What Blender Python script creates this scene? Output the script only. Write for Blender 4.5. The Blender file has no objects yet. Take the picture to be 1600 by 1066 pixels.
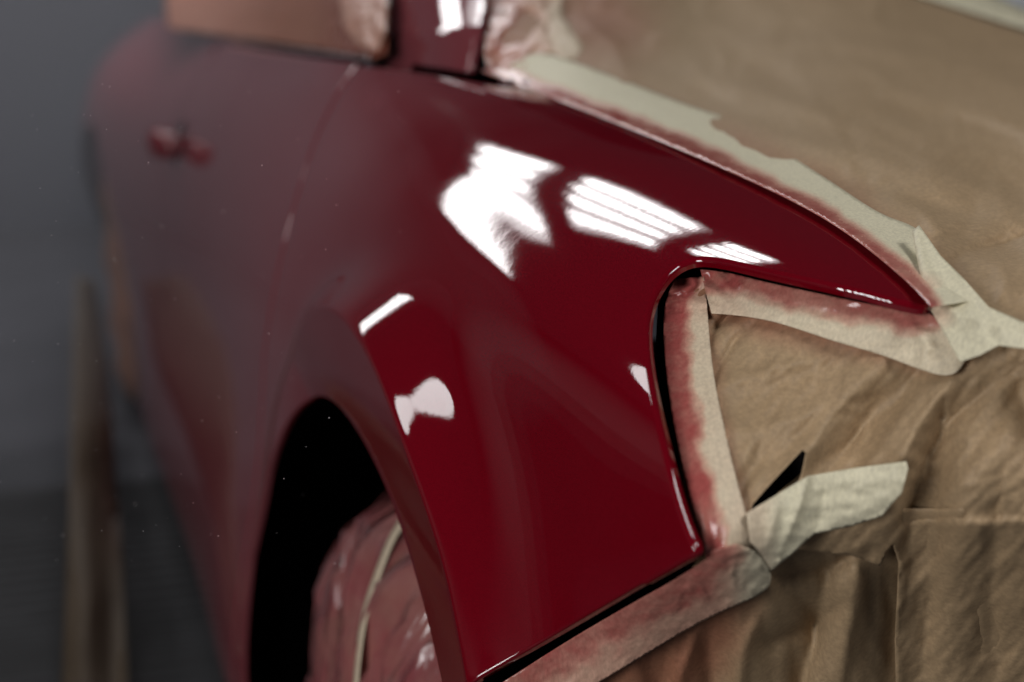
import bpy, bmesh, math, random
import numpy as np
from mathutils import Vector, Matrix
from mathutils.geometry import delaunay_2d_cdt
random.seed(7); rng = np.random.default_rng(11)
S = bpy.context.scene
C = S.collection

# ------------------------------------------------------------------ camera
CZ = 1.08                       # camera height above the floor (car coordinates: x inboard, y rearward)
YAW, PITCH, FPX = math.radians(18.1), math.atan(583/2444), 2444.0
cam_d = bpy.data.cameras.new('camera'); cam = bpy.data.objects.new('camera', cam_d); C.objects.link(cam)
cam_d.sensor_width = 36; cam_d.lens = FPX*36/1600
cam_d.clip_start = .02; cam_d.clip_end = 60
cam_d.dof.use_dof = True; cam_d.dof.focus_distance = 1.13; cam_d.dof.aperture_fstop = 2.8
Fw = np.array([math.sin(YAW)*math.cos(PITCH), math.cos(YAW)*math.cos(PITCH), -math.sin(PITCH)])
Rt = np.array([math.cos(YAW), -math.sin(YAW), 0.0]); Up = np.cross(Rt, Fw)
cam.matrix_world = Matrix(((Rt[0], Up[0], -Fw[0], 0), (Rt[1], Up[1], -Fw[1], 0), (Rt[2], Up[2], -Fw[2], CZ), (0, 0, 0, 1)))
S.camera = cam

# ------------------------------------------------------------------ world, lamps, exposure
W = bpy.data.worlds.new('World'); S.world = W; W.use_nodes = True
W.node_tree.nodes['Background'].inputs[0].default_value = (.62, .68, .80, 1)
W.node_tree.nodes['Background'].inputs[1].default_value = .02
S.view_settings.view_transform = 'Standard'; S.view_settings.look = 'None'
S.view_settings.exposure = .32; S.view_settings.gamma = 1; S.view_settings.use_curve_mapping = False
S.cycles.max_bounces = 6; S.cycles.use_denoising = True
S.cycles.sample_clamp_indirect = 6

def area(name, loc, target, sx, sy, power, col=(1, .98, .96), roll=0, spread=180):
    l = bpy.data.lights.new(name, 'AREA'); l.shape = 'RECTANGLE'; l.size = sx; l.size_y = sy
    l.energy = power; l.color = col; l.spread = math.radians(spread)
    o = bpy.data.objects.new(name, l); C.objects.link(o); o.location = loc
    d = (Vector(target)-Vector(loc)).normalized()
    q = d.to_track_quat('-Z', 'Y'); o.rotation_euler = (q.to_matrix().to_4x4() @ Matrix.Rotation(roll, 4, 'Z')).to_euler()
    return o
LAMPS = True
#LAMPS_BEGIN
def tube_bank(cx, cy, cz, length, width, n, power, nrm, along):
    """one booth fixture: n fluorescent tubes side by side; 'along' is the tube direction"""
    nrm = Vector(nrm).normalized(); a = Vector(along); a = (a-nrm*a.dot(nrm)).normalized(); b = nrm.cross(a)
    M = Matrix((a, b, nrm)).transposed()           # local x = tube, y = across, -z... lamp shines along -z
    M2 = Matrix((a, -b, -nrm)).transposed()
    for k in range(n):
        off = (k-(n-1)/2)*width/n
        l = bpy.data.lights.new('booth_tube', 'AREA'); l.shape = 'RECTANGLE'
        l.size = length; l.size_y = width/n*.55; l.energy = power/n; l.color = (1, .985, .985)
        o = bpy.data.objects.new('booth_tube', l); C.objects.link(o)
        m = M2.to_4x4(); m.translation = Vector((cx, cy, cz))+b*off; o.matrix_world = m
#LAMPS_END
TA = (.42, -.91, 0); TBx, TBy = .91, .42                # the booth stands at an angle to the car
def ceiling_fixture(cx, cy, length=.86, width=.98, power=24, n=4, d=TA, refl=.6):
    tube_bank(cx, cy, 2.70, length, width, n, power, (0, 0, -1), d)
    l = area('booth_reflector', (cx, cy, 2.715), (cx, cy, 0), length*1.04, width*1.04, power*refl, (1, .985, .985))
    l.rotation_euler = (0, 0, math.atan2(d[1], d[0]))
ceiling_fixture(.82, 3.80, .78, .92, 9.5); ceiling_fixture(.34, 4.66, .54, 1.15, 6.8, refl=1.0)
ceiling_fixture(-.38, 4.91, 1.42, .42, 7.2, 3, d=(-.81, .59, 0), refl=1.1)  # angled lamp added to fill out the left highlight
ceiling_fixture(1.17, 3.14, .26, .62, 2.6); ceiling_fixture(1.5, -.6, 1.0, 1.0, 22)  # the second is an unseen lamp added to light the papers
arch_hl = area('arch_highlight_lamp', (-1.22, 2.46, 2.70), (-1.22, 2.46, 0), .80, .58, 7, (1, .985, .985)); arch_hl.data.shape = 'ELLIPSE'; arch_hl.rotation_euler = (0, 0, math.radians(-28))  # unseen ellipse lamp added and shaped for the highlight beside the wheel arch
tube_bank(-2.45, -.95, 1.62, 1.35, 1.1, 4, 62, (1, .4, -.05), (0, 0, 1))  # unseen side bank added to light the papers and draw the rim line

# ------------------------------------------------------------------ numeric helpers
def project(P):
    P = np.asarray(P, float)-np.array([0, 0, CZ]); d = P@Fw
    return np.stack([800+FPX*(P@Rt)/d, 533-FPX*(P@Up)/d], -1)
def ray(px, py):
    px = np.asarray(px, float)[..., None]; py = np.asarray(py, float)[..., None]
    return Fw+Rt*(px-800)/FPX-Up*(py-533)/FPX
def atY(px, py, Y):             # point of the pixel's ray in the cross plane y = Y
    r = ray(px, py); return r*(np.asarray(Y)/r[..., 1])[..., None]+np.array([0, 0, CZ])
def basis(xk, x):               # cardinal natural-cubic-spline basis: returns (N, n)
    xk = np.asarray(xk, float); n = len(xk); h = np.diff(xk)
    A = np.zeros((n, n)); B = np.zeros((n, n)); A[0, 0] = A[-1, -1] = 1
    for i in range(1, n-1):
        A[i, i-1] = h[i-1]; A[i, i] = 2*(h[i-1]+h[i]); A[i, i+1] = h[i]
        B[i, i-1] = 6/h[i-1]; B[i, i] = -6/h[i-1]-6/h[i]; B[i, i+1] = 6/h[i]
    M2 = np.linalg.solve(A, B); I = np.eye(n)
    x = np.clip(x, xk[0], xk[-1]); i = np.clip(np.searchsorted(xk, x)-1, 0, n-2)
    hi = h[i][:, None]; a = (xk[i+1]-x)[:, None]/hi; b = 1-a
    return a*I[i]+b*I[i+1]+((a**3-a)*M2[i]+(b**3-b)*M2[i+1])*hi**2/6
def spl(xk, yk, x):
    x = np.asarray(x, float); return (basis(xk, x.ravel())@np.asarray(yk, float)).reshape(x.shape+np.shape(yk)[1:])
def curve(pts, n):              # smooth curve through points, n samples
    pts = np.asarray(pts, float); t = np.r_[0, np.cumsum(np.linalg.norm(np.diff(pts, axis=0), axis=1)**.7)]
    u = np.linspace(0, t[-1], n*6); q = spl(t, pts, u)
    s = np.r_[0, np.cumsum(np.linalg.norm(np.diff(q, axis=0), axis=1))]
    uu = np.interp(np.linspace(0, s[-1], n), s, u); return spl(t, pts, uu)
def tps(ctrl):                  # thin plate spline of (px, py) -> value
    c = np.asarray(ctrl, float); X = c[:, :2]/1000; n = len(X)
    def K(d2): return np.where(d2 > 0, d2*np.log(np.maximum(d2, 1e-12)), 0)
    A = np.zeros((n+3, n+3)); A[:n, :n] = K(((X[:, None]-X[None])**2).sum(-1))+1e-4*np.eye(n)
    A[:n, n] = 1; A[:n, n+1:] = X; A[n, :n] = 1; A[n+1:, :n] = X.T
    w = np.linalg.solve(A, np.r_[c[:, 2], 0, 0, 0])
    def f(px, py):
        q = np.stack([np.asarray(px, float), np.asarray(py, float)], -1)/1000; sh = q.shape[:-1]; q = q.reshape(-1, 2)
        return (K(((q[:, None]-X[None])**2).sum(-1))@w[:n]+w[n]+q@w[n+1:]).reshape(sh)
    return f
_perm = rng.permutation(512); _g = rng.normal(size=(512, 2)); _g /= np.linalg.norm(_g, axis=1)[:, None]
def noise(x, y):
    xi = np.floor(x).astype(int); yi = np.floor(y).astype(int); xf = x-xi; yf = y-yi
    def g(i, j, dx, dy):
        k = _perm[(_perm[(xi+i) & 511]+yi+j) & 511]; return _g[k, 0]*dx+_g[k, 1]*dy
    u = xf**3*(xf*(6*xf-15)+10); v = yf**3*(yf*(6*yf-15)+10)
    return ((g(0, 0, xf, yf)*(1-u)+g(1, 0, xf-1, yf)*u)*(1-v)+(g(0, 1, xf, yf-1)*(1-u)+g(1, 1, xf-1, yf-1)*u)*v)*1.5
def fbm(x, y, o=4): return sum(noise(x*2**k+7*k, y*2**k+3*k)/2**k for k in range(o))
def ridged(x, y, o=3): return sum((1-np.abs(noise(x*2**k+5*k, y*2**k+9*k))*2)/2**k for k in range(o))-1
def sstep(a, b, x): t = np.clip((x-a)/(b-a), 0, 1); return t*t*(3-2*t)

# ------------------------------------------------------------------ materials
def nodes(m): m.use_nodes = True; return m.node_tree.nodes, m.node_tree.links
def mat(name): m = bpy.data.materials.new(name); N, L = nodes(m); return m, N, L, N['Principled BSDF']
def texco(N, L, scale, detail=4, rough=.55, ttype='ShaderNodeTexNoise', vscale=None):
    tc = N.new('ShaderNodeTexCoord'); t = N.new(ttype)
    if vscale:
        mp = N.new('ShaderNodeMapping'); mp.inputs['Scale'].default_value = vscale; L.new(tc.outputs['Object'], mp.inputs[0]); L.new(mp.outputs[0], t.inputs['Vector'])
    else: L.new(tc.outputs['Object'], t.inputs['Vector'])
    t.inputs['Scale'].default_value = scale
    if ttype == 'ShaderNodeTexNoise': t.inputs['Detail'].default_value = detail; t.inputs['Roughness'].default_value = rough
    return t
def ramp(N, L, src, stops):
    r = N.new('ShaderNodeValToRGB'); L.new(src, r.inputs[0]); e = r.color_ramp.elements
    while len(e) < len(stops): e.new(.5)
    for k, (p, c) in enumerate(stops): e[k].position = p; e[k].color = (*c, 1) if len(c) == 3 else c
    return r
def mixc(N, L, f, a, b, mode='MIX'):
    m = N.new('ShaderNodeMix'); m.data_type = 'RGBA'; m.blend_type = mode
    for s, i in ((f, 0), (a, 6), (b, 7)):
        if hasattr(s, 'links'): L.new(s, m.inputs[i])
        else: m.inputs[i].default_value = s if i == 0 else (*s, 1)
    return m.outputs[2]
def bump(N, L, src, strength, dist, prev=None):
    b = N.new('ShaderNodeBump'); b.inputs['Strength'].default_value = strength; b.inputs['Distance'].default_value = dist
    L.new(src, b.inputs['Height'])
    if prev: L.new(prev, b.inputs['Normal'])
    return b.outputs[0]

def paint_mat(name='candy_red_paint', painted_sheen=1.0):
    m, N, L, p = mat(name)
    p.inputs['Base Color'].default_value = (.21, .002, .007, 1)
    p.inputs['Metallic'].default_value = 0; p.inputs['Roughness'].default_value = .5; p.inputs['Specular IOR Level'].default_value = 0
    p.inputs['Coat Weight'].default_value = 1; p.inputs['Coat Roughness'].default_value = .035; p.inputs['Coat IOR'].default_value = 1.62
    fl = texco(N, L, 1700, 1)
    r = ramp(N, L, fl.outputs[0], [(.3, (.10, .0004, .004)), (.7, (.165, .0008, .007))]); L.new(r.outputs[0], p.inputs['Base Color'])
    # pink-grey reflected haze painted into the base colour, stronger towards the doors
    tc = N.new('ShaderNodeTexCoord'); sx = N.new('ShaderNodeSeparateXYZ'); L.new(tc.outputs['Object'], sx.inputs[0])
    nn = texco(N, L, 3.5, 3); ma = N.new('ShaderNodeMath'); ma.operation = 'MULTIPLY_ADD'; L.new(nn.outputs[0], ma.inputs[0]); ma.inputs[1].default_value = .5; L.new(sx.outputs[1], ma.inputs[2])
    mr = N.new('ShaderNodeMapRange'); L.new(ma.outputs[0], mr.inputs[0]); mr.inputs[1].default_value = 1.60; mr.inputs[2].default_value = 2.05; mr.inputs[3].default_value = 0; mr.inputs[4].default_value = .27*painted_sheen; mr.interpolation_type = 'SMOOTHSTEP'
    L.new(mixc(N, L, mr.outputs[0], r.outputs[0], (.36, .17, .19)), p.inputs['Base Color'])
    peel = texco(N, L, 330, 2, .4); peel2 = texco(N, L, 60, 1, .4)
    b = bump(N, L, peel.outputs[0], .15, .00010); b = bump(N, L, peel2.outputs[0], .05, .0004, b)
    L.new(b, p.inputs['Coat Normal'])
    return m
def spray_mat(name, base, base2, pink, fscale, fbumpd, rough=.75, wet=.12, vs=None):
    """absorbent sheet with fibres; the 'spray' attribute is how much red paint has landed on it"""
    m, N, L, p = mat(name)
    n1 = texco(N, L, 9, 5, .6); n2 = texco(N, L, fscale, 3, .7, vscale=vs)
    c = mixc(N, L, n1.outputs[0], base, base2)
    rr = ramp(N, L, n2.outputs[0], [(.3, (.80, .80, .80)), (.7, (1.12, 1.12, 1.12))])
    c = mixc(N, L, 1.0, c, rr.outputs[0], 'MULTIPLY')
    at = N.new('ShaderNodeAttribute'); at.attribute_name = 'spray'
    n3 = texco(N, L, 45, 4, .65)
    ma = N.new('ShaderNodeMath'); ma.operation = 'MULTIPLY_ADD'; L.new(n3.outputs[0], ma.inputs[0]); ma.inputs[1].default_value = .7; ma.inputs[2].default_value = -.35
    ad = N.new('ShaderNodeMath'); ad.operation = 'ADD'; ad.use_clamp = True; L.new(at.outputs['Fac'], ad.inputs[0])
    mm = N.new('ShaderNodeMath'); mm.operation = 'MULTIPLY'; L.new(ma.outputs[0], mm.inputs[0]); L.new(at.outputs['Fac'], mm.inputs[1]); L.new(mm.outputs[0], ad.inputs[1])
    pr = ramp(N, L, ad.outputs[0], [(0, (1, 1, 1)), (.35, pink[0]), (.7, pink[1]), (1, pink[2])])
    c = mixc(N, L, 1.0, c, pr.outputs[0], 'MULTIPLY')
    L.new(c, p.inputs['Base Color'])
    rg = ramp(N, L, ad.outputs[0], [(.3, (rough,)*3), (.95, (wet,)*3)]); L.new(rg.outputs[0], p.inputs['Roughness'])
    p.inputs['Specular IOR Level'].default_value = .35
    b = bump(N, L, n2.outputs[0], .5, fbumpd); L.new(b, p.inputs['Normal'])
    return m
def plain(name, col, rough=.6, spec=.5, nscale=None, var=.2, metal=0):
    m, N, L, p = mat(name); p.inputs['Roughness'].default_value = rough; p.inputs['Specular IOR Level'].default_value = spec
    p.inputs['Metallic'].default_value = metal
    t = texco(N, L, nscale or 5, 4); a = tuple(c*(1-var) for c in col); b = tuple(min(1, c*(1+var)) for c in col)
    r = ramp(N, L, t.outputs[0], [(.3, a), (.7, b)]); L.new(r.outputs[0], p.inputs['Base Color']); return m
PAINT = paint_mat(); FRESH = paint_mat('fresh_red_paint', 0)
PINKS = ((.88, .62, .62), (.74, .38, .40), (.52, .13, .16))
KRAFT = spray_mat('kraft_paper', (.42, .295, .172), (.32, .22, .122), PINKS, 260, .0003, .62)
TAPE = spray_mat('crepe_tape', (.70, .65, .47), (.62, .575, .41), PINKS, 420, .0003, .6, vs=(1, 1, .35))
DARK = plain('black_rubber', (.006, .004, .005), .85, .08)
LINER = plain('wheel_well_black', (.004, .004, .004), .9, .05)

# ------------------------------------------------------------------ object helpers
def tag(o, label=None, cat=None, group=None, kind=None):
    if label: o['label'] = label
    if cat: o['category'] = cat
    if group: o['group'] = group
    if kind: o['kind'] = kind
    return o
def empty(name, loc=(0, 0, 0)):
    o = bpy.data.objects.new(name, None); C.objects.link(o); o.location = loc; o.empty_display_size = .1; return o
def mesh_obj(name, V, Fc, m, parent=None, normals=None, attr=None, smooth=True):
    me = bpy.data.meshes.new(name); me.from_pydata([tuple(map(float, v)) for v in V], [], [tuple(map(int, f)) for f in Fc]); me.update()
    if smooth: me.polygons.foreach_set('use_smooth', [True]*len(me.polygons))
    if attr is not None:
        a = me.attributes.new('spray', 'FLOAT', 'POINT'); a.data.foreach_set('value', np.asarray(attr, np.float32))
    if normals is not None: me.normals_split_custom_set_from_vertices([tuple(map(float, n)) for n in normals])
    me.materials.append(m); o = bpy.data.objects.new(name, me); C.objects.link(o)
    if parent: o.parent = parent; o.matrix_parent_inverse = parent.matrix_world.inverted() if False else Matrix.Translation(-parent.location)
    return o
def cdt(poly, h, extra=None):
    """triangulate the inside of a closed 2D outline (dense boundary points) with an interior grid of pitch h"""
    poly = np.asarray(poly, float); n = len(poly); lo, hi = poly.min(0), poly.max(0)
    gx, gy = np.meshgrid(np.arange(lo[0]+h/2, hi[0], h), np.arange(lo[1]+h/2, hi[1], h)); g = np.stack([gx.ravel(), gy.ravel()], -1)
    a = poly; b = np.roll(poly, -1, 0); ins = np.zeros(len(g), bool); dmin = np.full(len(g), 1e9)
    for (x0, y0), (x1, y1) in zip(a, b):
        c = ((y0 > g[:, 1]) != (y1 > g[:, 1]))
        if y1 != y0: ins ^= c & (g[:, 0] < (x1-x0)*(g[:, 1]-y0)/(y1-y0)+x0)
        d = np.array([x1-x0, y1-y0]); L2 = max(d@d, 1e-18); t = np.clip(((g-[x0, y0])@d)/L2, 0, 1)
        dmin = np.minimum(dmin, np.linalg.norm(g-[x0, y0]-t[:, None]*d, axis=1))
    ok = ins & (dmin > h*.45)
    if extra is not None:
        ex = np.asarray(extra, float); ie = np.zeros(len(ex), bool); de = np.full(len(ex), 1e9)
        for (x0, y0), (x1, y1) in zip(a, b):
            c = ((y0 > ex[:, 1]) != (y1 > ex[:, 1]))
            if y1 != y0: ie ^= c & (ex[:, 0] < (x1-x0)*(ex[:, 1]-y0)/(y1-y0)+x0)
            d = np.array([x1-x0, y1-y0]); L2 = max(d@d, 1e-18); t = np.clip(((ex-[x0, y0])@d)/L2, 0, 1)
            de = np.minimum(de, np.linalg.norm(ex-[x0, y0]-t[:, None]*d, axis=1))
        ex = ex[ie & (de > .0015)]
        for k in np.nonzero(ok)[0]:
            if ((ex-g[k])**2).sum(1).min() < (h*.55)**2: ok[k] = False
        g = np.r_[g[ok], ex]
    else: g = g[ok]
    pts = [Vector(p) for p in np.r_[poly, g]]
    v, e, f, ov, oe, of = delaunay_2d_cdt(pts, [(i, (i+1) % n) for i in range(n)], [], 1, 1e-7)
    out = np.array([tuple(p) for p in v]); tri = np.array([t for t in f if len(t) == 3])
    # signed area -> same orientation
    A = out[tri]; s = (A[:, 1, 0]-A[:, 0, 0])*(A[:, 2, 1]-A[:, 0, 1])-(A[:, 1, 1]-A[:, 0, 1])*(A[:, 2, 0]-A[:, 0, 0])
    tri[s < 0] = tri[s < 0][:, ::-1]; return out, tri[np.abs(s) > 1e-14]
def fd_normals(f, q, eps):
    a = f(q+[eps, 0])-f(q-[eps, 0]); b = f(q+[0, eps])-f(q-[0, eps]); n = np.cross(a, b)
    n /= np.linalg.norm(n, axis=1)[:, None]+1e-15
    P = f(q)-np.array([0, 0, CZ]); s = np.sign(-(n*P).sum(1)); s[s == 0] = 1; return n, s

# ------------------------------------------------------------------ the body surface  S(Y, v)
YS = np.array([.70, .80, .90, 1.05, 1.20, 1.35, 1.55, 1.80, 2.2, 2.9, 3.5, 4.0, 4.6, 5.1])
VS = np.array([0, .045, .09, .145, .20, .30, .42, .57, .80, .97])
NET = np.array([
 [(.575,.262),(.545,.263),(.520,.268),(.498,.285),(.474,.310),(.446,.36),(.424,.46),(.415,.61),(.455,.84)],
 [(.574,.232),(.540,.233),(.506,.238),(.473,.256),(.429,.284),(.398,.34),(.391,.45),(.380,.60),(.395,.83)],
 [(.572,.205),(.532,.206),(.490,.213),(.448,.232),(.402,.262),(.368,.33),(.352,.44),(.342,.60),(.350,.82)],
 [(.570,.178),(.525,.180),(.477,.188),(.428,.207),(.378,.242),(.345,.32),(.328,.44),(.318,.59),(.320,.82)],
 [(.568,.158),(.520,.160),(.470,.170),(.419,.192),(.370,.230),(.333,.32),(.315,.44),(.308,.59),(.310,.82)],
 [(.563,.145),(.512,.147),(.460,.158),(.406,.182),(.360,.222),(.325,.32),(.309,.44),(.302,.59),(.305,.82)],
 [(.538,.128),(.490,.131),(.440,.146),(.393,.172),(.350,.214),(.312,.32),(.294,.44),(.290,.59),(.300,.82)],
 [(.455,.117),(.432,.121),(.405,.136),(.375,.170),(.342,.218),(.302,.32),(.283,.44),(.280,.59),(.300,.82)],
 [(.420,.122),(.405,.126),(.392,.142),(.367,.175),(.338,.222),(.302,.32),(.284,.44),(.280,.59),(.305,.82)],
 [(.420,.135),(.405,.139),(.392,.155),(.367,.188),(.338,.232),(.302,.32),(.284,.44),(.282,.59),(.312,.82)],
 [(.425,.140),(.408,.144),(.390,.160),(.355,.193),(.320,.235),(.275,.32),(.255,.44),(.262,.59),(.305,.82)],
 [(.435,.140),(.410,.144),(.380,.160),(.330,.193),(.285,.235),(.235,.32),(.212,.44),(.222,.59),(.285,.82)],
 [(.450,.140),(.425,.144),(.395,.160),(.350,.193),(.310,.235),(.265,.32),(.245,.44),(.255,.59),(.320,.82)],
 [(.55,.150),(.53,.154),(.51,.170),(.48,.203),(.46,.245),(.44,.33),(.43,.45),(.44,.60),(.50,.82)],
], float)
NET[6:11, 8, 0] += np.array([-.02, -.055, -.06, -.06, -.05]); NET[7:11, 7, 0] -= .006
_ex = NET[:, :1]+np.array([.035, -.003])*(YS < 1.8)[:, None, None]+np.array([.012, .016])*(YS >= 1.8)[:, None, None]
_lo = NET[:, -1:]+np.array([.0, .15])
VS = np.r_[-.035, VS]; NET = np.concatenate([_ex, NET, _lo], 1)
WY, WZ, RC = 1.332, .334, .445; OY, OZ, RO = 1.373, .194, .486           # front wheel arch: centre, opening and crest radii
RY = 4.02                                          # rear wheel centre
def softp(x, w): return w*np.logaddexp(0, x/w)
def body(q):
    Y = q[:, 0]; v = q[:, 1]
    P = np.einsum('ni,nj,ijk->nk', basis(YS, Y), basis(VS, v), NET)
    x, z = P[:, 0], CZ-P[:, 1]
    r = np.hypot(Y-WY, z-WZ)
    xf = .296-.004*np.clip((r-.35)/(RC-.35), 0, 1.2)     # flared lip lies in a plane of its own
    rp = softp(r-RC, .0014); g = np.exp(-(rp/.026)**1.25)*sstep(.12, .26, v+.0)
    crest = (xf-x)*g
    x = x+np.minimum(crest, 0)*1.0-(.008+.007*sstep(.64, .74, z))*np.exp(-(rp/.026)**1.3)*sstep(.12, .26, v)
    return np.stack([x, Y, z], -1)
_gy, _gv = np.meshgrid(np.linspace(.72, 4.9, 420), np.linspace(-.03, .97, 230)); _gq = np.stack([_gy.ravel(), _gv.ravel()], -1); _gp = project(body(_gq))
def unproj(px):
    px = np.asarray(px, float); q = np.empty_like(px)
    for i, p in enumerate(px): q[i] = _gq[np.argmin(((_gp-p)**2).sum(1)+3000*np.maximum(_gq[:, 0]-2.2, 0)*(p[0] > 400))]
    for _ in range(12):
        e = px-project(body(q)); h = 1e-4
        J = np.stack([(project(body(q+[h, 0]))-project(body(q-[h, 0])))/(2*h), (project(body(q+[0, h]))-project(body(q-[0, h])))/(2*h)], -1)
        dq = np.array([np.linalg.lstsq(J[i], e[i], rcond=None)[0] for i in range(len(q))])
        q = q+np.clip(dq, -.03, .03)
    return q
def v_at(Y, z):                  # v of the body point with height z at station Y
    Y = np.broadcast_to(Y, np.shape(z)).ravel().astype(float); z = np.ravel(z).astype(float); lo = np.zeros(len(z)); hi = np.full(len(z), .97)
    for _ in range(30):
        m = (lo+hi)/2; zz = body(np.stack([Y, m], -1))[:, 2]; up = zz > z; lo = np.where(up, m, lo); hi = np.where(up, hi, m)
    return (lo+hi)/2
def panel(name, outline, h, parent, flange, m=PAINT, rad=.0028, extra=None):
    """trimmed piece of the body surface; flange(i) gives the depth of the turned-in edge at boundary point i"""
    q, tri = cdt(outline, h, extra); P = body(q); n, s = fd_normals(body, q, 2e-4)
    out = np.where(n[:, 0] > 0, -1.0, 1.0); n = n*out[:, None]          # outward = towards -x / up
    flip = np.median(out) < 0
    V = [P]; NN = [n]; Fc = [t[::-1] if flip else t for t in tri]
    nb = len(outline); bi = np.arange(nb); Pb, nbn = P[:nb], n[:nb]
    tg = np.roll(Pb, -1, 0)-np.roll(Pb, 1, 0); tg /= np.linalg.norm(tg, axis=1)[:, None]+1e-12
    b = np.cross(tg, nbn); b /= np.linalg.norm(b, axis=1)[:, None]+1e-12
    cen = P.mean(0)
    # orientation of b: away from the interior (use signed area of the outline in parameter space)
    A = outline; sa = (A[:, 0]*np.roll(A[:, 1], -1)-np.roll(A[:, 0], -1)*A[:, 1]).sum()
    test = body(A[:1]+0)[0]; # choose the sign by a small inward probe
    tq = np.roll(A, -1, 0)-np.roll(A, 1, 0); inq = np.stack([-tq[:, 1], tq[:, 0]], -1)*np.sign(sa); inq /= np.linalg.norm(inq, axis=1)[:, None]+1e-12
    inner = body(A+inq*1e-3)-Pb; sg = np.sign(-(inner*b).sum(1)); sg = np.where(sg == 0, 1, sg); b = b*sg[:, None]
    V0, V1, V2 = P[tri[0]]; gn = np.cross(V1-V0, V2-V0)
    # face winding of the rim follows the custom normals
    r1 = Pb+b*.001-nbn*.001; i0 = nb//3; fn = np.cross(Pb[(i0+1) % nb]-Pb[i0], r1[i0]-Pb[i0]); FW = (fn@(nbn[i0]+b[i0])) > 0
    prev = bi; base = len(P); rad = np.broadcast_to(rad, (nb,))[:, None]
    for th, dep in ((22, 0), (45, 0), (68, 0), (90, 0), (90, .5), (90, 1)):
        t = math.radians(th); R = Pb+b*rad*math.sin(t)-nbn*rad*(1-math.cos(t))-nbn*(flange*dep)[:, None]
        V.append(R); NN.append(nbn*math.cos(t)+b*math.sin(t)); cur = base+np.arange(nb); base += nb
        for i in range(nb):
            j = (i+1) % nb; Fc.append((prev[i], prev[j], cur[j], cur[i]) if FW else (prev[j], prev[i], cur[i], cur[j]))
        prev = cur
    Fc = [tuple(f) for f in Fc]
    return mesh_obj(name, np.concatenate(V), Fc, m, parent, np.concatenate(NN))
def dens(poly, d):
    poly = np.asarray(poly, float); o = []
    for a, b in zip(poly, np.roll(poly, -1, 0)):
        k = max(1, int(np.ceil(np.linalg.norm(b-a)/d))); o += [a+(b-a)*t/k for t in range(k)]
    return np.array(o)

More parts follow.
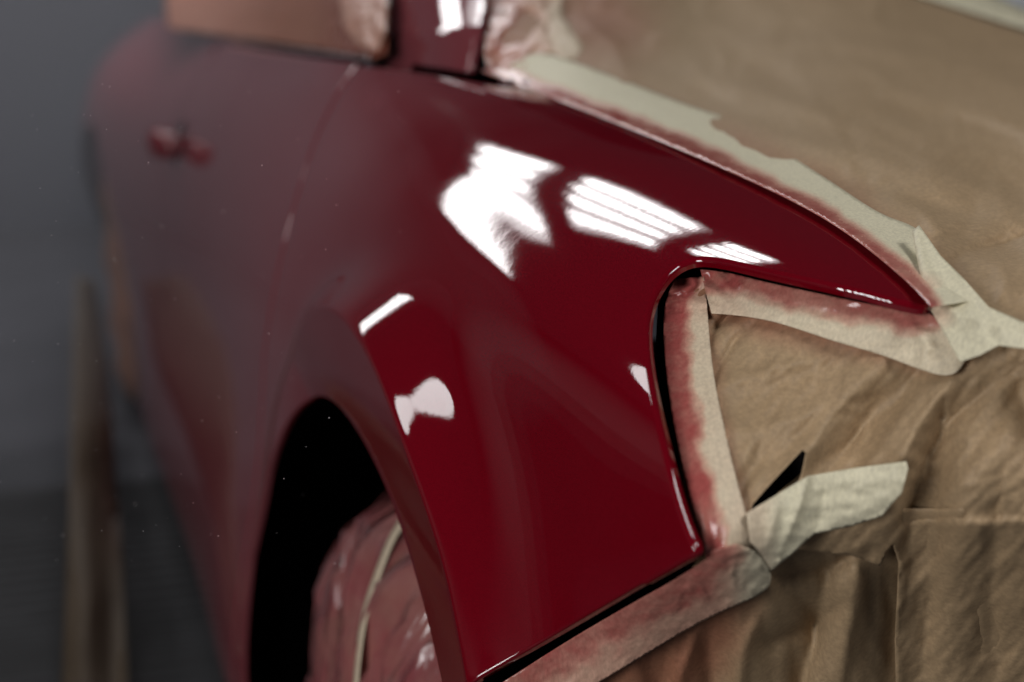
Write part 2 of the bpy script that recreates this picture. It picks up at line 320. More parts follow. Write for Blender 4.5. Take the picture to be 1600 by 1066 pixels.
# ---- outlines traced on the car, turned into body coordinates
HOOD_PX = [(742,108),(800,128),(860,150),(1000,205),(1150,270),(1300,347),(1390,414),(1432,452),(1450,474)]
LAMP_TOP = [(1450,476),(1380,466),(1300,449),(1190,425),(1120,410),(1082,410),(1052,425),(1030,452),(1018,480),(1013,515),(1016,570),(1027,640),(1042,710),(1062,790),(1078,835),(1085,852)]
LAMP_BOT = [(1085,852),(1086,864),(1075,874)]
BUMP_PX = [(1075,874),(1000,917),(880,987),(752,1062)]
SEAM_PX = [(558,106),(543,125),(515,175),(490,232),(462,320),(440,405),(424,490),(414,560)]
OFF = 8
def build_fender(car):
    a = unproj(curve(HOOD_PX, 70)); bl = np.r_[curve(LAMP_TOP, 110)[1:], curve(LAMP_BOT, 8)[1:], curve(BUMP_PX, 45)[1:]]
    tg = np.gradient(bl, axis=0); nn = np.stack([-tg[:, 1], tg[:, 0]], -1); nn /= np.linalg.norm(nn, axis=1)[:, None]
    fade = np.minimum(1, np.linalg.norm(bl-bl[0], axis=1)/90)[:, None]; nn = np.stack([np.convolve(np.pad(nn[:, k], 4, 'edge'), np.ones(9)/9, 'valid') for k in (0, 1)], -1)
    b = unproj(bl+OFF*nn*fade)
    # bumper joint continues down to the arch opening
    Pb = body(b[-1:])[0]; ang0 = math.atan2(Pb[2]-WZ, WY-Pb[1])
    ang = math.radians(43); e = np.array([OY-RO*math.cos(ang), OZ+RO*math.sin(ang)])
    k = np.linspace(0, 1, 12)[1:]; yy = Pb[1]+(e[0]-Pb[1])*k; zz = Pb[2]+(e[1]-Pb[2])*k
    c = np.stack([yy, v_at(yy, zz)], -1)
    th = np.linspace(ang, math.acos(-(1.825-OY)/RO), 110)[1:]; yy = OY-RO*np.cos(th); zz = OZ+RO*np.sin(th); d = np.stack([yy, v_at(yy, zz)], -1)
    sm = unproj(curve(SEAM_PX, 50)); SY = sm[-1, 0]
    yy = np.linspace(d[-1, 0], 1.885, 6)[1:]; e1 = np.stack([np.r_[np.full(12, d[-1, 0]), yy], np.r_[v_at(np.full(12, d[-1, 0]), np.linspace(zz[-1]-.01, .15, 12)), v_at(yy, np.full(5, .15))]], -1)
    zz = np.linspace(.15, body(sm[-1:])[0, 2], 60)[1:-1]; t = (zz-zz[0])/(zz[-1]-zz[0])
    yy = 1.885+(SY-1.885)*t; f = np.stack([yy, v_at(yy, zz)], -1)
    global SEAMQ; SEAMQ = np.r_[f, sm[::-1]]
    g = np.stack([np.linspace(sm[0, 0], a[0, 0], 26)[1:-1], np.zeros(24)+0], -1); g[:, 1] = np.linspace(sm[0, 1], a[0, 1], 26)[1:-1]
    out = np.concatenate([a, b, c, d, e1, f, sm[::-1], g])
    keep = np.r_[True, np.linalg.norm(np.diff(out, axis=0), axis=1) > 2e-4]; out = out[keep]
    fl = np.full(len(out), .006); py = project(body(out))
    lampedge = (py[:, 0] > 1000) & (py[:, 1] > 400) & (py[:, 0] < 1460); fl[lampedge] = .003
    r = np.hypot(out[:, 0]-OY, body(out)[:, 2]-OZ); fl[r < RO+.01] = .004
    rows = []
    for dr in (-.006, -.003, -.0012, .0, .0012, .003, .006, .010):
        th = np.linspace(math.radians(12), math.radians(176), 230); R = RC+dr; yy = WY-R*np.cos(th); zz = WZ+R*np.sin(th); rows.append(np.stack([yy, v_at(yy, zz)], -1))
    rd = np.where(lampedge, .0038, .0024); rd[py[:, 0] > 1435] = .003; rd[(py[:, 0] < 562) & (out[:, 0] > 1.7)] = .002
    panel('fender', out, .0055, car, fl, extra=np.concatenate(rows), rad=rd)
    return a, b, sm

car = empty('car', (.9, 2.2, 0))
tag(car, 'dark red glossy car with masked window, hood and headlight, freshly painted', 'car')
HQ, LQ, SQ = build_fender(car)

def build_door():
    s = SEAMQ+[.013, 0]; Y1 = 2.98
    top = np.stack([np.linspace(s[-1, 0], Y1-.04, 60)[1:], np.linspace(s[-1, 1], 0, 60)[1:]*0+.004], -1)
    vb = .93; back = np.stack([np.r_[np.linspace(Y1-.04, Y1, 10), np.full(40, Y1)], np.linspace(.004, vb, 50)], -1)[1:]
    bot = np.stack([np.linspace(Y1, s[0, 0], 50), np.linspace(vb, s[0, 1], 50)], -1)[1:-1]
    bot[:, 1] = np.maximum(bot[:, 1], vb-.0)*1.0; bot[-1, 1] = vb
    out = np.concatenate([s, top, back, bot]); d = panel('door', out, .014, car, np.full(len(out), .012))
    s2 = back[::-1]+[.006, 0]
    # rear door and quarter in one sweep round the rear arch
    Y2 = 5.05
    th = np.linspace(math.pi, 0, 60); yy = RY+.37*np.cos(th); zz = WZ+.37*np.sin(th); arch = np.stack([yy, v_at(yy, zz)], -1)
    top = np.stack([np.linspace(Y1, Y2, 60), np.full(60, .004)], -1)
    bk = np.stack([np.full(20, Y2), np.linspace(.004, arch[-1, 1], 20)], -1)[1:]
    bo1 = np.stack([np.linspace(Y2, arch[-1, 0], 12), np.full(12, arch[-1, 1])], -1)[1:-1]
    bo2 = np.stack([np.linspace(arch[0, 0], Y1+.006, 20), np.full(20, .93)], -1)[1:]
    out = np.concatenate([s2, top[1:], bk, bo1, arch[::-1], bo2[:-1]])
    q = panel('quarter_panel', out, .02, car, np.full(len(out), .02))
    return d
DOOR = build_door()
_q = SEAMQ; _P = body(_q); _n, _s = fd_normals(body, _q, 2e-4); _n = _n*np.where(_n[:, 0] > 0, -1.0, 1.0)[:, None]
V = np.concatenate([_P-_n*.006+[0, -.012, 0], _P-_n*.006+[0, .024, 0]]); k = len(_q)
mesh_obj('door_jamb', V, [(i, i+1, k+i+1, k+i) for i in range(k-1)], FRESH, car)

# ------------------------------------------------------------------ the booth the car stands in
def box(name, lo, hi, m, parent=None, bev=0):
    x0, y0, z0 = lo; x1, y1, z1 = hi
    V = [(x, y, z) for x in (x0, x1) for y in (y0, y1) for z in (z0, z1)]
    F = [(0,1,3,2),(4,6,7,5),(0,4,5,1),(2,3,7,6),(0,2,6,4),(1,5,7,3)]
    o = mesh_obj(name, V, F, m, parent, smooth=False)
    if bev: b = o.modifiers.new('b', 'BEVEL'); b.width = bev; b.segments = 3
    return o
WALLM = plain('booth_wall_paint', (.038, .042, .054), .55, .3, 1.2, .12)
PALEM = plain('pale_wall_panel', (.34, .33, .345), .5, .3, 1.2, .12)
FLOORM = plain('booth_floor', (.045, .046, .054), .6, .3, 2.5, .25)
FLOORSHADEM = plain('floor_shade_bars', (.018, .018, .02), .7, .3, 8, .3)
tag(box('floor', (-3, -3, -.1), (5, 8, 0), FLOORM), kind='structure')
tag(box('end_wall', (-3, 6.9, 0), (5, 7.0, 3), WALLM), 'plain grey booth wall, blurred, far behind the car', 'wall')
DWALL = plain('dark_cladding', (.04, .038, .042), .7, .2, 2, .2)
sw = tag(empty('side_wall', (-2.75, 2, 0)), 'unseen grey booth side wall, middle bands added to grade its reflection, dark cladding below', 'wall')
box('upper_panel', (-2.8, -3, 1.25), (-2.7, 6.89, 3), PALEM, sw); box('added_middle_band', (-2.8, -3, .85), (-2.696, 6.89, 1.247), plain('mid_band_tone', (.19, .185, .19), .5), sw)  # middle bands added so the wall's reflection in the fender softens downward
box('added_low_band', (-2.8, -3, .5), (-2.694, 6.89, .847), plain('low_band_tone', (.085, .08, .086), .5), sw); box('lower_cladding', (-2.8, -3, 0), (-2.69, 6.89, .497), DWALL, sw)
V = []; F = []
for k in range(46):                                        # dark bars and sheet added for the less lit floor near the car
    y = 1.0+k*.05; b = len(V); V += [(x, yy, z) for x in (-1.2, 1.8) for yy in (y, y+.03) for z in (.0045, .0065)]
    F += [tuple(b+i for i in f) for f in [(0,1,3,2),(4,6,7,5),(0,4,5,1),(2,3,7,6),(0,2,6,4),(1,5,7,3)]]
b = len(V); V += [(-1.22, .98, .004), (1.82, .98, .004), (1.82, 3.32, .004), (-1.22, 3.32, .004)]; F.append((b, b+1, b+2, b+3))
tag(mesh_obj('floor_shade_bars', V, F, FLOORSHADEM, smooth=False), kind='structure')

# ------------------------------------------------------------------ dark insides of the car
V = []; F = []; n = 60
for i in range(n+1):
    t = math.radians(-20)+math.radians(220)*i/n; r = .40
    ly, lz = OY-(RO+.004)*math.cos(t), OZ+(RO+.004)*math.sin(t); lx = float(body(np.array([[ly, v_at([ly], [lz])[0]]]))[0, 0])+.006
    my, mz = OY-(RO+.03)*math.cos(t), OZ+(RO+.03)*math.sin(t); mx = max(lx+.004, float(body(np.array([[my, v_at([my], [mz])[0]]]))[0, 0])+.008)
    V += [(lx, ly, lz), (mx, my, mz), (.80, my, mz)]
for i in range(n): F += [(3*i, 3*i+1, 3*i+4, 3*i+3), (3*i+1, 3*i+2, 3*i+5, 3*i+4)]
b = len(V); V.append((.80, OY, OZ)); F += [(b, 3*i+2, 3*i+5) for i in range(n)]
mesh_obj('wheel_well', V, F, LINER, car)

# ------------------------------------------------------------------ masking sheets
HE = body(HQ); LE = body(LQ); nH, sH = fd_normals(body, HQ, 2e-4); nL, sL = fd_normals(body, LQ, 2e-4)
def outn(n, P): return n*np.where((n*np.array([-.7, -.3, .6])).sum(1) > 0, 1, -1)[:, None]
nH = outn(nH, HE); nL = outn(nL, LE)
def ctrl(P): return [tuple(p)+(y,) for p, y in zip(project(P), P[:, 1])]
lampc = ctrl((LE-nL*.027)[::7])
HEAD = tps(lampc+[(1300,640,.885),(1500,560,.845),(1600,540,.825),(1600,700,.80),(1500,800,.805),(1400,700,.84),(1300,800,.85),(1600,900,.835),
    (1400,900,.865),(1250,950,.885),(1100,1000,.92),(960,1066,.945),(1250,1100,.93),(1450,1100,.92),(1700,1100,.90),(1750,700,.78),(1750,500,.80),(800,1120,.98),(700,1160,1.0)])
HOOD = tps(ctrl((HE+nH*.0012)[::6])+[(1540,485,.845),(1610,525,.82),(1720,560,.80),(1600,400,.92),(1720,400,.89),(1600,300,1.07),(1720,300,1.03),(1300,150,1.42),(1450,250,1.15),
    (1600,150,1.38),(1720,150,1.35),(1600,60,1.78),(1440,10,1.95),(1300,-40,2.1),(1100,60,1.78),(1000,-50,2.05),(850,-50,1.98),(790,30,1.80),(1720,40,1.95)])
def poly_dist(px, py, pts):
    """signed distance to a polyline and the position along it"""
    pts = np.asarray(pts, float); best = np.full(np.shape(px), 1e9); sg = np.zeros(np.shape(px)); tt = np.zeros(np.shape(px)); acc = 0
    tot = np.linalg.norm(np.diff(pts, axis=0), axis=1).sum()
    for a, b in zip(pts[:-1], pts[1:]):
        d = b-a; L = np.linalg.norm(d); t = np.clip(((px-a[0])*d[0]+(py-a[1])*d[1])/L**2, 0, 1)
        dx = px-a[0]-t*d[0]; dy = py-a[1]-t*d[1]; q = np.hypot(dx, dy); s = np.sign(d[0]*(py-a[1])-d[1]*(px-a[0])); m = q < best
        best = np.where(m, q, best); sg = np.where(m, s, sg); tt = np.where(m, (acc+t*L)/tot, tt); acc += L
    return best*sg, tt
def folds(px, py, items, k=1):
    """each fold: polyline, height (mm, + is towards the viewer), width on its left and right side (px)"""
    h = np.zeros(np.shape(px))
    for pts, amp, wl, wr in items:
        d, t = poly_dist(px, py, pts); w = np.where(d < 0, wl, wr)
        h += k*amp*.001*np.exp(-(np.abs(d)/w)**1.35)*np.sin(np.pi*np.clip(.12+.76*t, 0, 1))**.8
    return h
def rot(px, py, a): c, s = math.cos(math.radians(a)), math.sin(math.radians(a)); return px*c+py*s, -px*s+py*c
def sheet(name, outline, h, Yf, disp, spray, m, lift=0, parent=None, label=None, cat=None, group=None, thick=.0003):
    out = dens(outline, h); q, tri = cdt(out, h); px, py = q[:, 0], q[:, 1]
    Y = Yf(px, py); P = atY(px, py, Y)-np.array([0, 0, CZ]); L = np.linalg.norm(P, axis=1)
    k = 1-(disp(px, py)+lift)/L; P = P*k[:, None]+np.array([0, 0, CZ])
    o = mesh_obj(name, P, tri[:, ::-1], m, parent, attr=np.clip(spray(px, py), 0, 1))
    so = o.modifiers.new('thickness', 'SOLIDIFY'); so.thickness = thick; so.offset = 0
    if label: tag(o, label, cat, group)
    return o
def strip(a, b, n=40):           # outline of a tape from its two traced edges
    return np.r_[curve(a, n), curve(b, n)[::-1]]
def near_edge(px, py, pts, w0, w1):
    d, _ = poly_dist(px, py, pts); return 1-sstep(w0, w1, np.abs(d)+8*fbm(px/60, py/60, 2))
LAMP_ALL = LAMP_TOP+LAMP_BOT[1:]+BUMP_PX[1:]

# hood and windscreen paper
def d_hood(px, py):
    u, v = rot(px, py, 24)
    near = sstep(1200, 700, px)*sstep(200, 60, py)
    h = .015*fbm(u/420, v/95, 3)+.0055*ridged(u/210+.6*noise(u/90, v/90), v/75, 3)+.0010*fbm(u/30, v/22, 2)
    h += near*(.010*ridged(px/90, py/60, 2))
    h *= .08+.92*sstep(40, 130, np.abs(poly_dist(px, py, HOOD_PX)[0]))
    h += folds(px, py, [([(1130,190),(1300,235),(1460,270),(1620,330)], 16, 18, 45), ([(1250,270),(1400,300),(1560,370)], -12, 26, 20),
        ([(880,60),(1060,110),(1250,160)], 6, 25, 30), ([(1500,395),(1540,385),(1620,360)], -16, 10, 26), ([(1440,330),(1475,370)], 8, 8, 12), ([(1380,300),(1470,345),(1560,350)], 8, 20, 18),
        ([(900,25),(960,70),(980,120)], 10, 14, 20), ([(1300,60),(1450,90),(1620,140)], 16, 14, 40), ([(950,110),(1100,120),(1350,200)], 8, 10, 30), ([(1350,180),(1480,180),(1640,230)], -12, 16, 26), ([(1560,240),(1520,330),(1500,400)], -6, 20, 30)], 1.5)
    return h
hood_out = np.r_[curve([(768,95),(860,122),(1000,178),(1150,238),(1300,312),(1395,385),(1450,440),(1520,478),(1610,512),(1740,560)], 60), [(1740,90),(1600,48),(1440,-4),(1290,-55),(900,-70),(800,-70)]]
sheet('masking_paper', hood_out, 6.5, HOOD, d_hood, lambda x, y: .42*near_edge(x, y, [(760,-40),(772,100),(830,118),(930,60)], 20, 150)*sstep(160, 0, y)+.25*near_edge(x, y, HOOD_PX, 25, 90),
      KRAFT, label='broad brown kraft paper sheet over the hood, with soft creases', cat='masking paper')
# windscreen-side strip of light sheet and tape at the far edge
sheet('masking_tape', [(1290,-60),(1440,-6),(1600,44),(1740,88),(1740,60),(1600,14),(1500,-30),(1400,-60)], 9, HOOD, lambda x, y: .001*fbm(x/50, y/30), lambda x, y: 0*x, TAPE, lift=.004,
      label='pale tape strip along the far edge of the hood paper, top right corner', cat='masking tape', group='masking tape strips')
SHEETM = plain('pale_plastic_sheet', (.42, .44, .47), .4, .5, 3, .15)
sheet('cover_sheet', [(1400,-70),(1500,-34),(1600,12),(1760,60),(1760,-90)], 12, lambda x, y: HOOD(x, y)+.03, lambda x, y: .004*ridged(x/60, y/30), lambda x, y: 0*x, SHEETM,
      label='blue grey cover sheet beyond the pale tape in the top right corner', cat='cover sheet')
# paper in front of the headlight and the bumper
def d_head(px, py):
    u, v = rot(px, py, -50)
    h = .005*fbm(u/170, v/50, 3)+.0026*ridged(u/100+.5*noise(px/70, py/70), v/75, 3)
    h *= .2+.8*sstep(60, 150, np.abs(poly_dist(px, py, LAMP_ALL)[0]))
    h += folds(px, py, [([(1440,575),(1370,640),(1290,740)], -15, 34, 24), ([(1380,560),(1310,640),(1215,760)], 9, 26, 26), ([(1555,600),(1480,660),(1430,760),(1420,860)], -20, 42, 26),
        ([(1480,600),(1425,680),(1395,780)], 11, 24, 22), ([(1112,520),(1135,495),(1160,485)], -9, 6, 9), ([(1110,600),(1150,530),(1185,500)], -6, 9, 9), ([(1125,610),(1210,575),(1300,560)], 4, 12, 12),
        ([(1150,680),(1260,650),(1350,590)], 4, 16, 18), ([(1180,790),(1225,742),(1258,706)], 6, 7, 16), ([(1590,590),(1620,700)], -10, 24, 30), ([(1430,812),(1520,816),(1620,814),(1740,818)], 5, 5, 22), ([(1470,720),(1455,900),(1440,1040),(1445,1150)], -20, 34, 80), ([(1560,830),(1545,960),(1570,1100)], -16, 30, 60), ([(1640,830),(1660,960),(1650,1100)], 12, 24, 30), ([(1150,790),(1185,700),(1205,650)], -3, 12, 14),
        ([(1110,560),(1125,640),(1150,740)], 3, 8, 10)], 1.5)
    return h
head_out = [(1060,440),(1120,430),(1300,470),(1470,500),(1620,510),(1740,520),(1740,1160),(1402,1160),(1398,1000),(1404,880),(1395,850),(1375,884),(1330,868),(1250,860),(1205,880),(1212,820),(1236,775),(1252,742),(1259,708),(1254,703),(1236,722),(1205,755),(1176,788),(1160,850),(1120,860),(1080,850),(1060,700),(1048,560)]
sheet('masking_paper', head_out, 5, HEAD, d_head, lambda x, y: .35*near_edge(x, y, LAMP_ALL, 70, 125), KRAFT, lift=.002,
      label='creased brown paper with deep diagonal folds covering the headlight', cat='masking paper')
def d_low(px, py):
    u, v = rot(px, py, 80)
    h = .009*fbm(u/260, v/60, 3)+.0012*ridged(px/80, py/80, 3)
    h += folds(px, py, [([(1430,800),(1420,900),(1400,1000),(1410,1100)], -22, 50, 50), ([(1340,860),(1330,960),(1310,1090)], 14, 26, 30), ([(1200,1005),(1260,985),(1310,950)], -9, 12, 14),
        ([(1185,960),(1160,1020),(1150,1100)], 9, 16, 14), ([(1230,920),(1270,960),(1280,1060)], -6, 16, 16), ([(1215,900),(1290,890),(1370,850)], -12, 14, 16), ([(1100,960),(1080,1010),(1050,1090)], 6, 14, 12), ([(1560,830),(1540,960),(1560,1090)], -8, 50, 60), ([(1290,900),(1270,1000),(1240,1120)], -16, 16, 34)], 1.7)
    return h
sheet('headlight', [(1030,400),(1460,470),(1480,820),(1080,900),(1020,700)], 12, lambda x, y: HEAD(x, y)+.075, lambda x, y: 0*x, lambda x, y: 0*x, plain('headlight_housing', (.018, .010, .008), .5, .3), parent=car, thick=.01)
sheet('masking_paper', [(930,1000),(1060,930),(1100,850),(1165,846),(1215,770),(1265,728),(1400,795),(1740,790),(1740,1160),(830,1160),(800,1090)], 7, lambda x, y: HEAD(x, y)+.010, d_low,
      lambda x, y: .5*near_edge(x, y, [(1100,900),(1060,1000),(980,1100)], 30, 130)*sstep(880, 940, y), KRAFT,
      label='shadowed brown paper hanging over the bumper below the headlight paper', cat='masking paper')

# tape along the fender: traced edges, paint-stained next to the panel
TG = 'masking tape strips'
def d_tape(k=1, a=0): return lambda x, y: .0009*k*ridged(*(lambda u, v: (u/70, v/28))(*rot(x, y, a)), 3)+.0005*fbm(x/25, y/25, 2)
t1a = [(752,110),(800,131),(860,153),(1000,208),(1150,273),(1300,350),(1390,417),(1430,453),(1455,480)]
t1b = [(800,100),(834,84),(900,98),(1000,136),(1085,168),(1162,196),(1230,240),(1310,292),(1390,340),(1432,358),(1478,420),(1520,470)]
sheet('masking_tape', strip(t1a, t1b, 70), 5, HOOD, lambda x, y: .0006*fbm(x/40, y/14, 3)+folds(x, y, [([(1380,380),(1440,420),(1500,470)], 4, 6, 12)]),
      lambda x, y: .88-.88*sstep(10, 27, poly_dist(x, y, HOOD_PX)[0]*-1+5*fbm(x/50, y/50, 2)), TAPE, lift=.008,
      label='long cream tape with a pink edge running between red fender and hood paper', cat='masking tape', group=TG)
# crumpled piece between pillar and windscreen paper
sheet('masking_tape', [(768,-70),(764,20),(756,84),(762,104),(800,112),(850,90),(905,92),(915,60),(880,30),(868,-70)], 4, HOOD,
      lambda x, y: .012*ridged(x/55+.5*noise(x/40, y/40), y/75, 3)+folds(x, y, [([(830,10),(815,45),(785,75)], -16, 9, 8), ([(850,60),(880,45),(905,80)], 12, 10, 10)]),
      lambda x, y: .75-.6*sstep(785, 890, x+20*noise(x/40, y/40)), TAPE, lift=.006, label='crumpled pink stained tape beside the dark gap at the windscreen pillar', cat='masking tape', group=TG)
t2a = [(1058,436),(1046,462),(1040,500),(1042,560),(1052,640),(1066,710),(1085,790),(1102,852),(1108,880)]
t2b = [(1100,432),(1104,470),(1108,520),(1116,590),(1130,660),(1146,730),(1162,790),(1178,860),(1180,890)]
def sp2(x, y): d, t = poly_dist(x, y, t2a); d = np.abs(d); return np.clip(.95-.8*sstep(22, 46, d+9*fbm(x/45, y/45, 3)), 0, 1)+.22*sstep(520, 450, y)
sheet('masking_tape', strip([(p[0]-3, p[1]) for p in t2a], t2b, 80), 3.2, HEAD,
      lambda x, y: .0010*ridged(x/40, y/110, 3)+.0035*sstep(520, 460, y)*ridged(x/40+.5*noise(x/30, y/30), y/34, 2)+.002*sstep(780, 860, y)*ridged(x/44, y/40, 1),
      sp2, TAPE, lift=.0075, label='upright tape beside the fender edge, red on its left half', cat='masking tape', group=TG)
t3a = [(1094,420),(1130,424),(1190,438),(1300,462),(1380,478),(1452,488)]
t3b = [(1112,490),(1160,494),(1220,506),(1300,532),(1380,556),(1440,578),(1490,584),(1510,560)]
sheet('masking_tape', np.r_[curve([(p[0], p[1]+1) for p in t3a], 50), [(1485,512)], curve(t3b, 60)[::-1], [(1106,470)]], 3.6, HEAD,
      lambda x, y: .0012*ridged(x/90, y/26, 3)+.003*sstep(1190, 1120, x)*ridged(x/38, y/30, 2)+folds(x, y, [([(1420,500),(1450,540),(1440,580)], 6, 10, 14), ([(1480,490),(1500,540),(1490,580)], 5, 9, 9), ([(1200,470),(1300,490),(1420,500)], -2, 8, 8)]),
      lambda x, y: np.clip(.85-.75*sstep(16, 44, np.abs(poly_dist(x, y, t3a)[0])+10*fbm(x/60, y/40, 3)), 0, 1)+.1*sstep(1250, 1130, x), TAPE, lift=.0092,
      label='tape under the pointed fender tip along the top of the headlight paper', cat='masking tape', group=TG)
t4a = [(1112,868),(1060,902),(1000,936),(880,1006),(770,1076),(700,1120)]
t4b = [(1198,876),(1203,912),(1150,946),(1060,992),(990,1034),(930,1070),(850,1125)]
def sp4(x, y): d, t = poly_dist(x, y, t4a); return np.clip(.85-.35*sstep(25, 60, np.abs(d)+14*fbm(x/40, y/40, 3)), 0, 1)-.45*sstep(1110, 1185, x)
sheet('masking_tape', np.r_[[(1108,862)], curve(t4a, 60), curve(t4b, 60)[::-1], [(1180,860),(1150,850)]], 3.4, HEAD,
      lambda x, y: .0009*ridged(*(lambda u, v: (u/60, v/34))(*rot(x, y, -31)), 3)+.0024*sstep(1010, 1090, x)*ridged(x/46+.4*noise(x/35, y/35), y/40, 2), sp4, TAPE, lift=.0105,
      label='wrinkled reddened tape along the lower fender edge to the bumper', cat='masking tape', group=TG)
t5 = [(1166,802),(1212,774),(1262,744),(1338,731),(1416,721),(1419,733),(1409,770),(1378,806),(1330,822),(1272,834),(1240,864),(1206,892),(1192,870),(1172,846)]
sheet('masking_tape', t5, 4, HEAD, lambda x, y: .0015*fbm(x/40, y/20, 3)+folds(x, y, [([(1262,745),(1250,790),(1222,860)], 8, 6, 16), ([(1215,790),(1200,850)], 5, 8, 10), ([(1290,760),(1275,830)], -4, 10, 12)]),
      lambda x, y: .15*sstep(1230, 1180, x), TAPE, lift=.0125, label='short pale tape flap stuck on the paper right of the lower fender corner', cat='masking tape', group=TG)
t6 = [(1425,362),(1436,352),(1470,400),(1510,440),(1545,480),(1600,504),(1740,550),(1740,600),(1600,545),(1560,540),(1530,556),(1500,566),(1480,530),(1455,486),(1448,460),(1436,420)]
CROSS = tps([(1430,360,.955),(1470,400,.915),(1450,480,.878),(1500,480,.862),(1540,480,.845),(1600,510,.822),(1740,560,.79),(1500,560,.838),(1600,540,.812),(1540,440,.87),(1740,500,.82)])
sheet('masking_tape', t6, 4, CROSS, lambda x, y: .0012*fbm(x/40, y/20, 3)+folds(x, y, [([(1432,360),(1445,420),(1500,500)], 6, 6, 9), ([(1470,480),(1530,500),(1620,530)], 5, 9, 12), ([(1500,430),(1540,500),(1560,540)], -4, 12, 9)]),
      lambda x, y: .2*near_edge(x, y, [(1445,450),(1462,490)], 8, 34), TAPE, lift=.010, label='crossing pale tapes bunched in front of the fender tip', cat='masking tape', group=TG)

# ------------------------------------------------------------------ pillar, window, belt
def PIL(x, y): return spl([560, 600, 620, 650, 680, 700, 720, 740, 780, 820], [2.28, 2.125, 2.07, 2.0, 1.94, 1.905, 1.877, 1.855, 1.83, 1.82], x)-.0015*(np.minimum(y, 60)-5)-.0006*np.maximum(np.asarray(y, float)-60, 0)
pil_out = [(590,112),(600,70),(607,0),(609,-80),(784,-80),(764,10),(752,85),(747,112),(740,126),(700,124),(650,118)]
def pillar():
    q, tri = cdt(dens(pil_out, 5), 5); P = atY(q[:, 0], q[:, 1], PIL(q[:, 0], q[:, 1]))
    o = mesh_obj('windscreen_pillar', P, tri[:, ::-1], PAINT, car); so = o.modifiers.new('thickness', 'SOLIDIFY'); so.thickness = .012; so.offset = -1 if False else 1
    return o
pillar()
q, tri = cdt(dens([(735,100),(752,-80),(800,-80),(785,60),(775,118),(745,116)], 6), 6)
mesh_obj('windscreen_seal', atY(q[:, 0], q[:, 1], PIL(np.minimum(q[:, 0], 755), q[:, 1])+.022), tri, DARK, car)
WIN = tps([(250,30,3.5),(400,56,2.75),(560,92,1.95),(605,96,1.86),(250,-70,4.1),(420,-70,3.1),(605,-70,2.18),(520,0,2.25)])
sheet('masking_paper', [(262,44),(330,54),(430,68),(540,88),(575,96),(604,84),(608,0),(612,-80),(250,-80)], 6, lambda x, y: WIN(x, y)+.02, lambda x, y: .006*fbm(x/90, y/50, 3), lambda x, y: .62+.2*sstep(480, 560, x), KRAFT,
      label='blurred pink and brown paper over the side window behind the pillar', cat='masking paper')
sheet('masking_tape', [(520,-80),(536,40),(560,72),(590,80),(602,50),(606,-80)], 4, lambda x, y: WIN(x, y)-.01, lambda x, y: .012*ridged(x/30, y/50, 2), lambda x, y: .6+0*x, TAPE,
      label='crumpled pink tape at the front corner of the side window', cat='masking tape', group=TG)
# belt moulding: a slim dark bar along the top of the door
Yb = np.linspace(1.90, 2.96, 30); Pb = body(np.stack([Yb, np.full(30, .006)], -1)); V = []; F = []
for i, p in enumerate(Pb):
    w = .0045*min(1, (i+.4)/2)
    for k in range(8): t = k*math.pi/4; V.append(p+np.array([.004+w*math.cos(t), 0, .006+w*.8*math.sin(t)]))
for i in range(29):
    for k in range(8): F.append((8*i+k, 8*i+(k+1) % 8, 8*i+8+(k+1) % 8, 8*i+8+k))
F.append(tuple(range(8))); mesh_obj('belt_moulding', V, F, plain('belt_maroon', (.07, .022, .028), .5), DOOR)
# door handle: bar over a flat patch, the cup's shade put into its colour
def tube(path, rad, n=12):
    V = []; F = []; path = np.asarray(path, float)
    for i, p in enumerate(path):
        d = path[min(i+1, len(path)-1)]-path[max(i-1, 0)]; d /= np.linalg.norm(d); a = np.cross(d, [0, 0, 1.0]); a /= np.linalg.norm(a)+1e-9; b = np.cross(a, d)
        rx, rz = rad[i] if hasattr(rad[0], '__len__') else (rad[i], rad[i])
        for k in range(n): t = 2*math.pi*k/n; V.append(p+a*rx*math.cos(t)+b*rz*math.sin(t))
    for i in range(len(path)-1):
        for k in range(n): F.append((n*i+k, n*i+(k+1) % n, n*i+n+(k+1) % n, n*i+n+k))
    F.append(tuple(range(n))[::-1]); F.append(tuple(n*(len(path)-1)+k for k in range(n))); return V, F
hz = .775; ys = np.linspace(2.80, 2.92, 15); hx = body(np.stack([ys, v_at(ys, np.full(15, hz))], -1))[:, 0]
bulge = np.sin(np.linspace(0, math.pi, 15))**.5
V, F = tube(np.stack([hx-.005-.036*bulge, ys, np.full(15, hz)], -1), [(.012+.006*b, .016+.012*b) for b in bulge]); mesh_obj('door_handle', V, F, FRESH, DOOR)
V = [(np.interp(2.86, ys, hx)-.0015, 2.86, hz)]; F = []
for k in range(24): t = 2*math.pi*k/24; yy = 2.87+.05*math.cos(t); zz = hz+.040*math.sin(t); V.append((body(np.array([[yy, v_at([yy], [zz])[0]]]))[0, 0]-.0015, yy, zz))
F = [(0, 1+k, 1+(k+1) % 24) for k in range(24)]; mesh_obj('handle_recess_shade', V, F, plain('recess_shade_maroon', (.02, .004, .006), .4), DOOR)

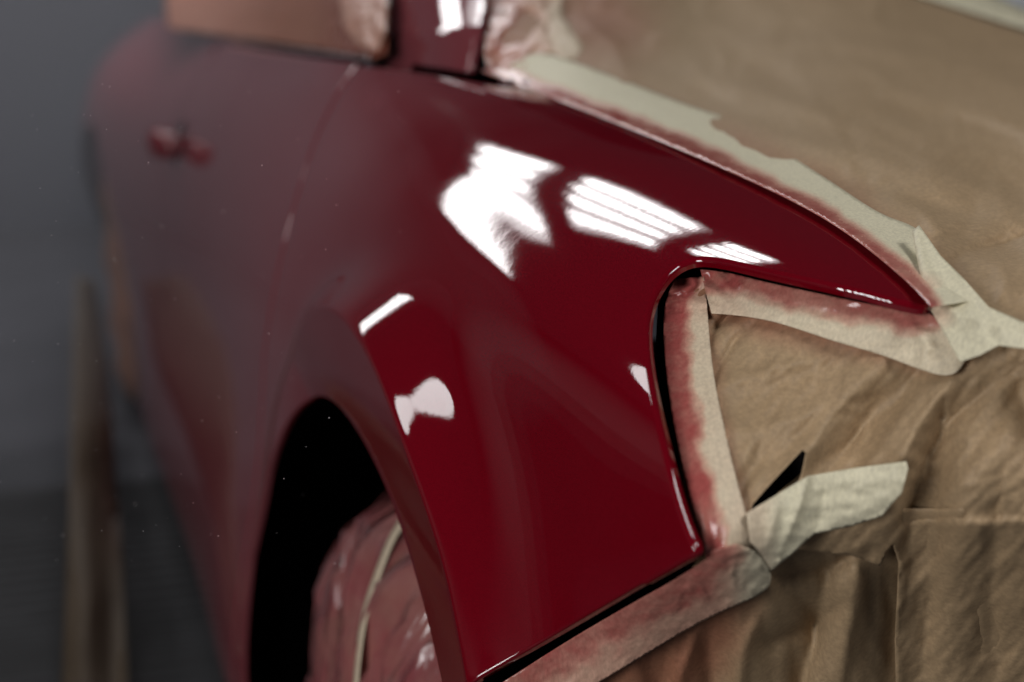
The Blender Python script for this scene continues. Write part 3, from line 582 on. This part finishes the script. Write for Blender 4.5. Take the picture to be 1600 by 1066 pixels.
# ------------------------------------------------------------------ wheel, wrapped
wc = np.array([.445, 1.405, .225])
def lathe_y(prof, n, cx, m, name, parent, disp=None, attr=None):
    """profile (x offset, radius) turned about the axle"""
    V = []; F = []; A = []
    for i in range(n):
        t = 2*math.pi*i/n
        for j, (dx, r) in enumerate(prof):
            k = 0 if disp is None else disp(t, j, r); ax = 0
            V.append((cx[0]+dx-(k*.8 if j < len(prof)//2 else -k*.3), cx[1]+(r+k)*math.cos(t), cx[2]+(r+k)*math.sin(t))); A.append(0 if attr is None else attr(t, j, r))
    m_ = len(prof)
    for i in range(n):
        for j in range(m_-1): a = i*m_+j; b = ((i+1) % n)*m_+j; F.append((a, a+1, b+1, b))
    return mesh_obj(name, V, F, m, parent, attr=A if attr else None)
wheel = empty('wheel', tuple(wc)); wheel.parent = car; wheel.matrix_parent_inverse = Matrix.Translation(-car.location)
tyre = lathe_y([(-.085, .22), (-.10, .26), (-.098, .30), (-.08, .322), (.08, .322), (.10, .30), (.10, .22)], 64, wc, DARK, 'tyre', wheel)
rim = lathe_y([(-.03, .0), (-.04, .06), (-.06, .12), (-.075, .20), (-.085, .222), (.08, .222)], 64, wc, plain('rim_metal', (.5, .5, .52), .3, metal=1), 'rim', wheel)
def film():
    m, N, L, p = mat('stained_wrap_film')
    n1 = texco(N, L, 14, 4, .6); at = N.new('ShaderNodeAttribute'); at.attribute_name = 'spray'
    c1 = ramp(N, L, n1.outputs[0], [(.3, (.27, .06, .07)), (.7, (.33, .15, .12))]); c2 = ramp(N, L, n1.outputs[0], [(.3, (.13, .012, .025)), (.7, (.20, .045, .055))])
    L.new(mixc(N, L, at.outputs['Fac'], c1.outputs[0], c2.outputs[0]), p.inputs['Base Color'])
    p.inputs['Roughness'].default_value = .2; p.inputs['Coat Weight'].default_value = 1; p.inputs['Coat Roughness'].default_value = .04
    t = texco(N, L, 6, 3, .5, vscale=(1, 1.8, .6)); t.inputs['Distortion'].default_value = 1.2
    L.new(bump(N, L, t.outputs[0], 1.0, .045), p.inputs['Normal']); return m
prof = [(-.165, .05), (-.163, .10), (-.158, .15), (-.150, .20), (-.139, .245), (-.125, .275), (-.110, .300), (-.095, .318), (-.078, .331), (-.06, .340), (-.02, .342), (.03, .342), (.08, .338), (.105, .32), (.11, .28)]
from mathutils import noise as mn
def wd(t, j, r): return .017*(1-abs(mn.noise(Vector((math.cos(t)*5, math.sin(t)*5, j*.35))))*2)+.005*mn.noise(Vector((math.cos(t)*14, math.sin(t)*14, j*.5)))
wcov = lathe_y(prof, 220, wc, film(), 'wheel_cover', None, wd, lambda t, j, r: .5+.5*math.cos(t-2.2)*-1+.2*(j > 4))
tag(wcov, 'glossy pink and brown film wrapped round the wheel inside the dark arch', 'wheel cover')
V = []; F = []; pj = spl(np.arange(len(prof)), np.array(prof), np.linspace(1, 11, 50))
for i, (dx, rr) in enumerate(pj):
    jj = np.linspace(1, 11, 50)[i]; t0 = math.asin(min(.95, .085*(1-i/49)**1.0/rr))+math.radians(87-.05*i-(.0 if i < 34 else (i-34)*.45))
    for w in (-.0085, .0085):
        t = t0+w/rr; k = .009; V.append((wc[0]+dx-.0035-k*.8*(i < 38), wc[1]+(rr+.003*(i > 30)+k)*math.cos(t), wc[2]+(rr+.004*(i > 30)+k)*math.sin(t)))
for i in range(49): F.append((2*i, 2*i+1, 2*i+3, 2*i+2))
o = mesh_obj('masking_tape', V, F, TAPE, attr=[.15]*len(V)); o.modifiers.new('t', 'SOLIDIFY').thickness = .0006
tag(o, 'narrow cream tape band curving over the wrapped wheel', 'masking tape', TG)
# rear wheel under its own paper
rw = lathe_y([(-.03, .0), (-.09, .18), (-.11, .26), (-.10, .32), (-.07, .335), (.08, .335), (.1, .3)], 48, np.array([.36, RY, .335]), KRAFT, 'wheel_cover', None, lambda t, j, r: .008*math.sin(t*9+j), lambda t, j, r: .5)
tag(rw, 'blurred paper covered rear wheel in its dark arch at far left', 'wheel cover')
SHADED_KRAFT = spray_mat('shaded_kraft_paper', (.075, .05, .028), (.05, .034, .02), PINKS, 260, .0003, .7)  # kraft colour darkened to stand for the shade beside the sill
# paper skirt under the sill
SK = tps([(120,420,3.75),(165,480,3.7),(110,700,2.9),(190,750,2.95),(95,1080,2.25),(215,900,2.5),(340,1080,2.1),(90,1250,1.9),(380,1250,1.85)])
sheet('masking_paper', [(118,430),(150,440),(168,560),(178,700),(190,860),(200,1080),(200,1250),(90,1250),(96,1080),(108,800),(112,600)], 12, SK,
      lambda x, y: folds(x, y, [([(135,450),(138,700),(130,1100)], 40, 20, 18), ([(180,860),(180,1200)], -60, 24, 30)])+.01*fbm(x/60, y/160), lambda x, y: .5*sstep(140, 180, x)*sstep(900, 780, y), SHADED_KRAFT,
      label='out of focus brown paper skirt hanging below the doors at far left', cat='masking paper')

# ------------------------------------------------------------------ overspray droplets drifting in the air
V = []; F = []
for i in range(170):
    px = rng.normal(150, 130) if i < 120 else rng.uniform(100, 640); py = rng.uniform(120, 900); d = rng.uniform(.92, 1.5)
    rr = rng.uniform(.00010, .00042); c = ray(px, py)*d+np.array([0, 0, CZ]); b = len(V)
    V += [c+np.array(o)*rr for o in ((1,0,0),(-1,0,0),(0,1,0),(0,-1,0),(0,0,1),(0,0,-1))]
    F += [(b+x, b+y, b+4) for x, y in ((0,2),(2,1),(1,3),(3,0))]+[(b+y, b+x, b+5) for x, y in ((0,2),(2,1),(1,3),(3,0))]
tag(mesh_obj('spray_droplets', V, F, plain('droplet', (.75, .7, .7), .4)), kind='stuff')

# ------------------------------------------------------------------ cloud of overspray mist beside the rear of the car
bm = bmesh.new(); bmesh.ops.create_icosphere(bm, subdivisions=4, radius=1)
for v in bm.verts: v.co = Vector((-.35+v.co.x*1.25, 3.75+v.co.y*1.55, .92+v.co.z*.90))
me = bpy.data.meshes.new('overspray_mist'); bm.to_mesh(me); bm.free(); mist = bpy.data.objects.new('overspray_mist', me); C.objects.link(mist)
mm = bpy.data.materials.new('overspray_mist'); mm.use_nodes = True; N, L = mm.node_tree.nodes, mm.node_tree.links; N.remove(N['Principled BSDF'])
pv = N.new('ShaderNodeVolumePrincipled'); pv.inputs['Color'].default_value = (.80, .80, .88, 1); pv.inputs['Density'].default_value = .09
L.new(pv.outputs[0], N['Material Output'].inputs['Volume']); me.materials.append(mm); tag(mist, kind='stuff')
